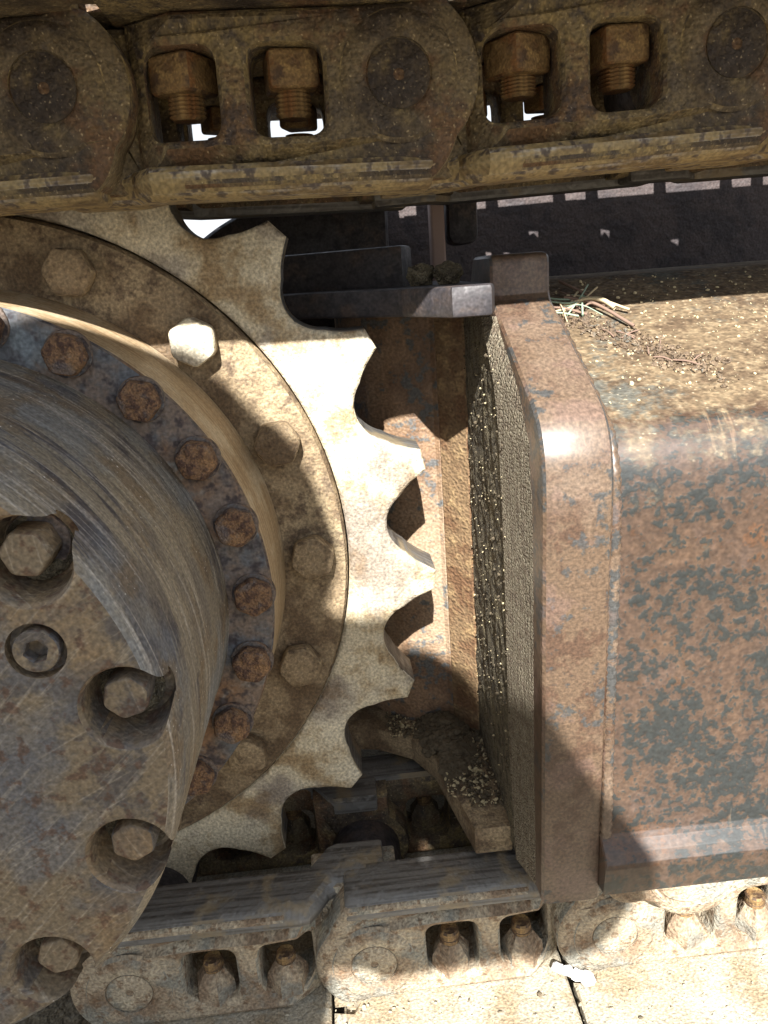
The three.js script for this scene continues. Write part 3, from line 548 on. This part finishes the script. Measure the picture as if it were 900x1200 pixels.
  const grid = (fn, nu, nv) => { const g = new THREE.BufferGeometry(), p = [], id = []; for (let v = 0; v <= nv; v++) for (let u = 0; u <= nu; u++) p.push(...fn(u / nu, v / nv)); for (let v = 0; v < nv; v++) for (let u = 0; u < nu; u++) { const a = v * (nu + 1) + u; id.push(a, a + 1, a + nu + 2, a, a + nu + 2, a + nu + 1); } g.setAttribute('position', new THREE.Float32BufferAttribute(p, 3)); g.setIndex(id); g.computeVertexNormals(); return g; };
  const g1 = grid((u, v) => { const y = -0.246 + v * (0.176 + 0.246), [zf, zb] = lerpRow(y), z = zf + (zb - zf) * u; const e = Math.sin(PI * u); return [XF + 0.0035 - 0.012 * u + bump(y, z, 0) * e * 0.5, y, z]; }, 12, 170);
  part('cut_edge', uvBox(clean(g1), [0, 0], 1), M.cutEdge, t, 'grey flame-cut bevel with upright drag lines');
  const g2 = grid((u, v) => { const y = -0.246 + v * (0.176 + 0.246), zb = lerpRow(y)[1], z = zb + 0.001 + (-0.29 - zb) * u; return [XF - 0.0075 + bump(y, z, 400) * 1.4 * Math.min(1, u * 8 + 0.2), y, z]; }, 70, 160);
  part('grit_crust', uvBox(clean(g2)), M.mud, t, 'dark oily grit caked on the end face');
}

// grit thrown on surfaces: uncountable small grains
function grains(name, label, mat, n, at3, s0, s1, seed) {
  const r = rng(seed), list = [];
  const base = new THREE.IcosahedronGeometry(1, 0);
  for (let k = 0; k < n; k++) { const p = at3(r); if (!p) continue; const g = base.clone(), s = s0 + (s1 - s0) * Math.pow(r(), 3); g.scale(s * (0.6 + r()), s * (0.5 + 0.6 * r()), s * (0.6 + r())); g.rotateY(r() * 6); g.rotateX(r() * 6); g.translate(p[0], p[1], p[2]); list.push(g); }
  const m = part(name, uvBox(merge(list)), mat, scene); m.userData = { kind: 'stuff', label, category: 'grit' }; return m;
}
const faceAt = (r) => { const y = -0.2 + r() * 0.36, z = -0.02 - r() * 0.2; return [XF - 0.0085, y, z]; };
grains('grit', 'pale grains stuck on the dark crust of the end face', M.grit, 160, faceAt, 0.0004, 0.0009, 1);
grains('dirt', 'dark crumbs stuck on the crust of the end face', M.gritDark, 300, faceAt, 0.0006, 0.0014, 2);
const slopeAt = (r) => { const z = -0.14 + r() * 0.15, x = XB + 0.01 + r() * 0.25; return [x, (z < -0.09 ? 0.174 + (-0.09 - z) * 0.4 : 0.174 - (z + 0.09) * 0.5324) + 0.0006, z]; };
grains('soil_crumbs', 'pale soil crumbs scattered on the sloping top of the beam', M.grit, 420, slopeAt, 0.0004, 0.0013, 3);
const patchAt = (r) => { const u = r(), x = XB + 0.008 + 0.085 * u + (r() - 0.5) * 0.02, z = -0.085 + 0.1 * u * 0.75 + (r() - 0.5) * 0.03; return [x, (z < -0.09 ? 0.174 + (-0.09 - z) * 0.4 : 0.174 - (z + 0.09) * 0.5324) + 0.001, z]; };
grains('dried_mud_crumbs', 'grey flaked mud crumbs along the joint of the beam top', M.frameTop, 380, patchAt, 0.0006, 0.003, 4);

const shoeAt = (r) => { const x = 0.05 + r() * 0.62, z = 0.004 + r() * 0.12; return [x, -0.3585, z]; };
grains('soil_on_shoes', 'pale soil crumbs strewn over the lower track shoes', M.soil, 450, shoeAt, 0.0005, 0.002, 41);
grains('stones_on_shoes', 'small brown stones strewn over the lower track shoes', M.ground, 60, shoeAt, 0.0006, 0.002, 42);
// ---------------------------------------------------------------- motor bracket behind the sprocket
const YB = -0.232;
{
  const t = thing('motor_bracket', 'rusty steel motor bracket with curved wall and dirt-covered lower plate behind the sprocket', 'bracket');
  // wall: plan curve swept upright
  const plan = [[0.389, -0.196], [0.368, -0.197], [0.366, -0.2], [0.345, -0.202], [0.325, -0.207], [0.305, -0.222], [0.292, -0.245], [0.285, -0.29], [0.283, -0.34]];
  const crv = new THREE.CatmullRomCurve3(plan.map(([x, z]) => V(x, 0, z)), false, 'catmullrom', 0.3), sp = crv.getSpacedPoints(40);
  const out = sp.map((p) => [p.x, p.z]), inn = [...sp].reverse().map((p) => [p.x + 0.012, p.z - 0.02]);
  const upright = (pl, y0, y1, bev = 0) => { const g0 = ext(poly(pl), y0, y1, bev, 2), g = g0.index ? g0.toNonIndexed() : g0, p = g.attributes.position, a = p.array; for (let i = 0; i < p.count; i++) { const x = p.getX(i), z = p.getY(i), y = p.getZ(i); p.setXYZ(i, x, y, z); } for (let i = 0; i < a.length; i += 9) for (let k = 0; k < 3; k++) { const q = a[i + 3 + k]; a[i + 3 + k] = a[i + 6 + k]; a[i + 6 + k] = q; } g.computeVertexNormals(); return g; };
  part('wall', uvBox(crease(clean(upright([...out, ...inn], YB, 0.19, 0)), 30)), M.wall, t);
  part('weld_strip', uvBox(crease(clean(upright([[0.3885, -0.17], [0.398, -0.165], [0.398, -0.199], [0.3685, -0.199], [0.3685, -0.194]], YB, 0.185, 0.0015)), 20)), M.ochre, t, 'ochre weld strip between wall and end plate');
  part('lower_plate', uvBox(crease(clean(upright([[0.391, -0.034], [0.36, -0.034], [0.352, -0.075], [0.34, -0.14], [0.322, -0.175], [0.29, -0.197], [0.25, -0.208], [0.2, -0.215], [0.2, -0.34], [0.394, -0.34], [0.396, -0.06]], YB - 0.026, YB, 0.003)), 25)), M.ring, t, 'lower plate with a curved edge');
  const tp = upright([[0.3885, -0.04], [0.3615, -0.04], [0.33, -0.1], [0.26, -0.17], [0.15, -0.22], [0.1, -0.34], [0.394, -0.34], [0.3945, -0.06]], 0.179, 0.2, 0.0025);
  part('upper_plate', uvBox(crease(clean(tp), 25)), M.darkSteel, t);
  part('stiffener', uvBox(crease(clean(upright([[0.34, -0.16], [0.2, -0.25], [0.2, -0.27], [0.35, -0.18]], 0.19, 0.232, 0.003)), 25)), M.darkSteel, t);
}
// dirt lying on the lower plate
{
  const r = rng(31), mound = (r_) => { const u = r_(), v = r_(); const x = 0.33 + 0.06 * v - 0.02 * u, z = -0.19 - 0.02 + u * 0.13 - 0.02; return x < 0.392 ? [x, YB + 0.001 + r_() * 0.004, z] : null; };
  const inPlate = (x, z) => x < 0.39 && x > (z > -0.075 ? 0.362 : z > -0.14 ? 0.345 : z > -0.175 ? 0.333 : 0.3);
  const anywhere = (q) => { const x = 0.3 + 0.09 * q(), z = -0.26 + 0.2 * q(); return inPlate(x, z) ? [x, YB + 0.001 + q() * 0.003, z] : null; };
  const heap = (q) => { const a = q() * 6.283, d = Math.sqrt(q()) * (0.03); const x = 0.355 + d * Math.cos(a) * 0.9, z = -0.165 + d * Math.sin(a) * 2.2; const h = 0.016 * (1 - d / 0.03); return inPlate(x, z) ? [x, YB + h * (0.75 + 0.5 * q()), z] : null; };
  grains('loose_dirt', 'loose dark dirt heaped on the lower bracket plate', M.gritDark, 2200, heap, 0.0015, 0.005, 32);
  grains('loose_dirt_crumbs', 'pale crumbs strewn over the lower bracket plate', M.grit, 1400, anywhere, 0.0006, 0.0022, 33);
  grains('fine_dirt', 'thin dark dirt strewn over the lower bracket plate', M.gritDark, 1200, anywhere, 0.001, 0.003, 34);
}

// ---------------------------------------------------------------- bottom roller
{
  const t = thing('bottom_roller', 'dusty pinkish track roller mount with round shaft end under the frame', 'roller');
  const s = new THREE.Shape();
  s.moveTo(0.44, -0.225); s.lineTo(0.447, -0.245); s.quadraticCurveTo(0.455, -0.262, 0.470, -0.261); s.quadraticCurveTo(0.482, -0.26, 0.485, -0.263); s.quadraticCurveTo(0.5, -0.281, 0.522, -0.278); s.quadraticCurveTo(0.54, -0.275, 0.546, -0.262); s.quadraticCurveTo(0.56, -0.256, 0.572, -0.258); s.lineTo(0.59, -0.225); s.closePath();
  part('mount', uvBox(crease(clean(ext(s, 0.008, 0.033, 0.004, 3, 10)), 35), [0.1, 0.2]), M.mountDust || M.linkPale, t);
  const c = crease(clean(latheZ([[0, 0.0345], [0.030, 0.0345], [0.032, 0.0328], [0.0335, 0.0348], [0.0355, 0.0348], [0.037, 0.03]], 48)), 35); c.translate(0.514, -0.232, 0);
  part('shaft_end', uvBox(c, [0.3, 0.3]), M.linkPale, t);
  const tr = crease(clean(latheZ([[0.02, -0.25], [0.05, -0.25], [0.05, -0.215], [0.062, -0.21], [0.062, -0.05], [0.05, -0.046], [0.048, 0.004], [0.02, 0.004]], 40)), 30); tr.translate(0.514, -0.2, 0);
  part('tread', uvBox(tr), M.darkSteel, t);
}

// ---------------------------------------------------------------- background pieces
{
  const t = thing('machine_body', 'dark purplish steel side of the machine body behind the frame', 'machine body');
  const b = new RoundedBoxGeometry(1.4, 0.64, 0.3, 3, 0.012); b.translate(1.01, -0.017, -0.62);
  part('side_wall', uvBox(clean(b)), M.purple, t);
  const c = new RoundedBoxGeometry(0.5, 0.62, 0.25, 3, 0.012); c.translate(0.155, -0.1, -0.62);
  part('lower_wall', uvBox(clean(c)), M.purple, t);
}
{
  const t = thing('travel_motor', 'dark rounded travel motor housing behind the sprocket teeth', 'motor');
  const s = new THREE.Shape(); s.moveTo(0.1, 0.2); s.lineTo(0.33, 0.218); s.lineTo(0.345, 0.232); s.lineTo(0.346, 0.272); s.quadraticCurveTo(0.335, 0.285, 0.3, 0.286); s.lineTo(0.21, 0.281); s.quadraticCurveTo(0.17, 0.27, 0.13, 0.235); s.closePath();
  part('housing', uvBox(crease(clean(ext(s, -0.5, -0.34, 0.006, 3)), 30)), M.darkSteel, t);
  const d = latheZ([[0.0, -0.5], [0.13, -0.5], [0.135, -0.495], [0.135, -0.16], [0.0, -0.16]], 48);
  part('motor_case', uvBox(crease(clean(d), 30)), M.darkSteel, t);
}
{
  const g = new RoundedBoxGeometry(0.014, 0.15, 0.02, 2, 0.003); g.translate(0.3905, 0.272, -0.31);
  single('guard_post', uvBox(clean(g)), M.postLitTone, 'narrow upright strip standing behind the end plate tab, its light painted in as a pale tone', 'post');
  const s = rrect(0.401, 0.232, 0.43, 0.36, 0.012, THREE.Shape), g2 = ext(s, -0.34, -0.3, 0.004, 2);
  single('guard_bar', uvBox(crease(clean(g2), 30)), M.darkSteel, 'black bar with rounded foot beside the pale upright strip', 'bar');
  const k = rng(71);
  for (const [x, z] of [[0.352, -0.135], [0.372, -0.125]]) { const c = new THREE.IcosahedronGeometry(0.011, 2), p = c.attributes.position, seed = k() * 10; for (let i = 0; i < p.count; i++) { const v = V(p.getX(i), p.getY(i), p.getZ(i)), f = 1 + 0.2 * Math.sin(v.x * 420 + seed) * Math.cos(v.y * 380 + seed) + 0.12 * Math.sin(v.z * 700); p.setXYZ(i, v.x * f, v.y * f * 0.85, v.z * f); } c.computeVertexNormals(); c.translate(x, 0.207, z); single('dirt_clod', uvBox(clean(c)), M.mud, x < 0.36 ? 'dark clod of dirt on the upper bracket plate, nearer the sprocket teeth' : 'dark clod of dirt on the upper bracket plate, nearer the end plate tab', 'clod', 'clods on the upper bracket plate'); }
}

// ---------------------------------------------------------------- straw and twigs on the beam top
{
  const t = thing('dry_twigs', 'small tuft of dry twigs and straw lying on the beam top beside the tab', 'twigs');
  const top = (z) => (z < -0.09 ? 0.174 + (-0.09 - z) * 0.4 : 0.174 - (z + 0.09) * 0.5324) + 0.0025;
  const stick = (name, pts, r, mat) => part(name, uvBox(clean(new THREE.TubeGeometry(new THREE.CatmullRomCurve3(pts.map(([x, z, h]) => V(x, top(z) + h, z))), 14, r, 5))), mat, t);
  stick('twig', [[0.456, -0.10, 0.004], [0.474, -0.088, 0.004], [0.496, -0.062, 0.001]], 0.0013, M.twig);
  stick('twig', [[0.461, -0.13, 0.003], [0.472, -0.105, 0.004], [0.483, -0.085, 0.003]], 0.0012, M.twig);
  stick('straw', [[0.45, -0.092, 0.001], [0.474, -0.09, 0.006], [0.499, -0.08, 0.002]], 0.0011, M.straw);
  stick('straw', [[0.465, -0.098, 0.002], [0.48, -0.088, 0.006], [0.488, -0.08, 0.004]], 0.002, M.straw);
  stick('straw', [[0.43, -0.112, 0.004], [0.45, -0.1, 0.003], [0.478, -0.094, 0.004]], 0.0007, M.strawGreen);
  stick('straw', [[0.436, -0.098, 0.004], [0.458, -0.09, 0.004], [0.476, -0.102, 0.003]], 0.0008, M.strawGreen);
  stick('straw', [[0.44, -0.085, 0.001], [0.46, -0.088, 0.003], [0.484, -0.108, 0.006]], 0.0008, M.straw);
  const rs = rng(17);
  for (let k = 0; k < 12; k++) { const x = 0.462 + (rs() - 0.5) * 0.03, z = -0.095 + (rs() - 0.5) * 0.03, a = rs() * 6.28, l = 0.006 + rs() * 0.012; stick('straw', [[x - l * Math.cos(a), z - l * Math.sin(a), 0.0005], [x, z, 0.002 + rs() * 0.003], [x + l * Math.cos(a), z + l * Math.sin(a), 0.0005 + rs() * 0.003]], 0.0004 + rs() * 0.0007, [M.straw, M.twig, M.strawGreen][k % 3]); }
  for (let k = 0; k < 9; k++) { const u = rs(), x = 0.465 + 0.07 * u + (rs() - 0.5) * 0.02, z = -0.07 + 0.06 * u + (rs() - 0.5) * 0.02, a = rs() * 6.28, l = 0.004 + rs() * 0.008; stick('twig', [[x - l * Math.cos(a), z - l * Math.sin(a), -0.001], [x, z, 0], [x + l * Math.cos(a), z + l * Math.sin(a), -0.001]], 0.0006, M.twig); }
  stick('straw', [[0.452, -0.08, 0.001], [0.466, -0.094, 0.005], [0.48, -0.118, 0.004]], 0.0007, M.strawGreen);
}
// scraps caught at the shoe joint
{
  const t = thing('litter_scrap', 'crumpled white scrap caught at the joint of two lower shoes', 'scrap');
  const r = rng(8);
  for (let k = 0; k < 4; k++) { const g = new THREE.IcosahedronGeometry(0.0045 + r() * 0.0025, 1), p = g.attributes.position; for (let i = 0; i < p.count; i++) { const f = 0.7 + 0.5 * Math.abs(Math.sin(p.getX(i) * 977 + p.getY(i) * 613 + k)); p.setXYZ(i, p.getX(i) * f, p.getY(i) * f * 0.5, p.getZ(i) * f); } g.computeVertexNormals(); g.translate(0.424 + k * 0.007 - 0.004, -0.354 + r() * 0.003, 0.004 + k * 0.004 - 0.006); part('piece', uvBox(clean(g)), M.paper, t); }
}

// ---------------------------------------------------------------- the photographer, standing behind the camera with the sun at the back
{
  const t = thing('person', 'person in dark clothes leaning forward, holding a phone in both hands', 'person');
  // silhouette seen from the sun is given as (x, y) on the plane z = -0.1, and a distance towards the sun
  const S = (x, y, d) => V(x, y, -0.1).addScaledVector(SUN, d);
  const bones = [], B = (a, b, ra, rb) => bones.push([a, b, ra, rb]);
  const head = S(0.15, 0.0, 1.42), neck = S(0.145, -0.1, 1.5), chest = S(0.1, -0.26, 1.62), hips = S(0.0, -0.62, 1.78);
  const shR = S(0.312, -0.165, 1.52), shL = S(-0.06, -0.17, 1.56), elR = S(0.43, -0.345, 1.4), elL = S(-0.1, -0.4, 1.42), hdR = S(0.29, -0.372, 1.2), hdL = S(0.20, -0.372, 1.2);
  B(head, neck, 0.075, 0.055); B(neck, chest, 0.06, 0.14); B(chest, hips, 0.145, 0.13); B(chest, S(0.1, -0.4, 1.66), 0.15, 0.14);
  B(neck, shR, 0.06, 0.072); B(neck, shL, 0.06, 0.072); B(chest, shR, 0.12, 0.07); B(chest, shL, 0.12, 0.07);
  B(shR, elR, 0.07, 0.055); B(shL, elL, 0.07, 0.055); B(elR, hdR, 0.055, 0.038); B(elL, hdL, 0.055, 0.038);
  const g0 = -0.43 + 0.045;
  for (const s of [-1, 1]) {
    const hp = hips.clone().add(V(s * 0.09, -0.05, 0)), kn = V(hp.x + s * 0.03, (hp.y + g0) / 2 + 0.05, hp.z - 0.1), an = V(hp.x + s * 0.03, g0 + 0.02, hp.z + 0.05);
    B(hp, kn, 0.09, 0.06); B(kn, an, 0.06, 0.045); B(an, an.clone().add(V(0, -0.02, -0.17)), 0.045, 0.035);
  }
  const palmDir = [hdR, hdL];
  palmDir.forEach((h, q) => { const s = q ? 1 : -1; for (let f = 0; f < 4; f++) { const b0 = h.clone().add(V(s * 0.01, 0.024 - f * 0.017, -0.01)), b1 = b0.clone().add(V(s * 0.035, 0.004, -0.03 + 0.004 * f)), b2 = b1.clone().add(V(s * 0.02, 0, 0.008)); B(b0, b1, 0.011, 0.01); B(b1, b2, 0.01, 0.009); } B(h.clone().add(V(0, 0.02, 0.01)), h.clone().add(V(s * 0.03, 0.055, 0.0)), 0.013, 0.01); });
  const lo = V(-0.3, -0.45, 0.55), size = 2.0, res = 110;
  const mc = new MarchingCubes(res, plain(0x2d3038), false, false, 400000); mc.isolation = 0;
  const tmp = V(), ab = V(), pa = V();
  const cap = (p, [a, b, ra, rb]) => { ab.copy(b).sub(a); pa.copy(p).sub(a); const h = clamp(pa.dot(ab) / ab.lengthSq()); return pa.addScaledVector(ab, -h).length() - (ra + (rb - ra) * h); };
  const c0 = lo.clone().addScalar(size / 2);
  for (let z = 0; z < res; z++) for (let y = 0; y < res; y++) for (let x = 0; x < res; x++) {
    tmp.set((x - res / 2) / (res / 2), (y - res / 2) / (res / 2), (z - res / 2) / (res / 2)).multiplyScalar(size / 2).add(c0);
    let d = 1; for (const b of bones) { const e = cap(tmp, b), k = 0.025, h = clamp(0.5 + 0.5 * (d - e) / k); d = d + (e - d) * h - k * h * (1 - h); }
    const hd = V((tmp.x - head.x) / 0.095, (tmp.y - head.y) / 0.122, (tmp.z - head.z) / 0.105).length() - 1; d = Math.min(d, hd * 0.088);
    mc.field[x + y * res + z * res * res] = -d;
  }
  mc.update();
  const cnt = mc.count, g = new THREE.BufferGeometry();
  g.setAttribute('position', new THREE.BufferAttribute(mc.positionArray.slice(0, cnt * 3), 3)); g.computeVertexNormals();
  g.setAttribute('normal', new THREE.BufferAttribute(mc.normalArray.slice(0, cnt * 3), 3));
  g.scale(size / 2, size / 2, size / 2); g.translate(c0.x, c0.y, c0.z);
  { const n = g.attributes.normal; for (let i = 0; i < n.count; i++) { const v = V(n.getX(i), n.getY(i), n.getZ(i)); if (v.lengthSq() < 1e-8) v.set(0, 1, 0); v.normalize(); n.setXYZ(i, v.x, v.y, v.z); } }
  part('body', uvBox(g), plain(0x3a3f4a, 0.9), t);
  const hg = new THREE.SphereGeometry(1, 40, 30); { const p = hg.attributes.position; for (let i = 0; i < p.count; i++) { const x = p.getX(i), y = p.getY(i), z = p.getZ(i); const f = z < -0.3 && y < 0.35 ? 0.93 : 1.06 + 0.02 * Math.sin(x * 9 + y * 7); p.setXYZ(i, head.x + x * 0.099 * f, head.y + y * 0.124 * f, head.z + z * 0.107 * f); } hg.computeVertexNormals(); }
  part('hair', uvBox(clean(hg)), plain(0x2a2019, 0.9), t);
  const hat = new THREE.SphereGeometry(1, 40, 24, 0, 2 * PI, 0, PI * 0.6); { const c = S(0.128, 0.014, 1.44), p = hat.attributes.position; for (let i = 0; i < p.count; i++) { const y = p.getY(i), k = y < 0 ? 1.04 : 1; p.setXYZ(i, c.x + p.getX(i) * 0.136 * k, c.y + y * 0.1, c.z + p.getZ(i) * 0.114 * k); } hat.computeVertexNormals(); }
  part('hard_hat', uvBox(clean(hat)), plain(0xc9a53a, 0.5), t);
  const ph = thing('phone', 'black phone held upright in both hands of the person', 'phone');
  const pg = new RoundedBoxGeometry(0.15, 0.075, 0.009, 3, 0.004); pg.rotateX(-0.3); const pp = S(0.245, -0.32, 1.17); pg.translate(pp.x, pp.y, pp.z);
  part('case', uvBox(clean(pg)), plain(0x101114, 0.4), ph);
}

renderer.render(scene, camera);
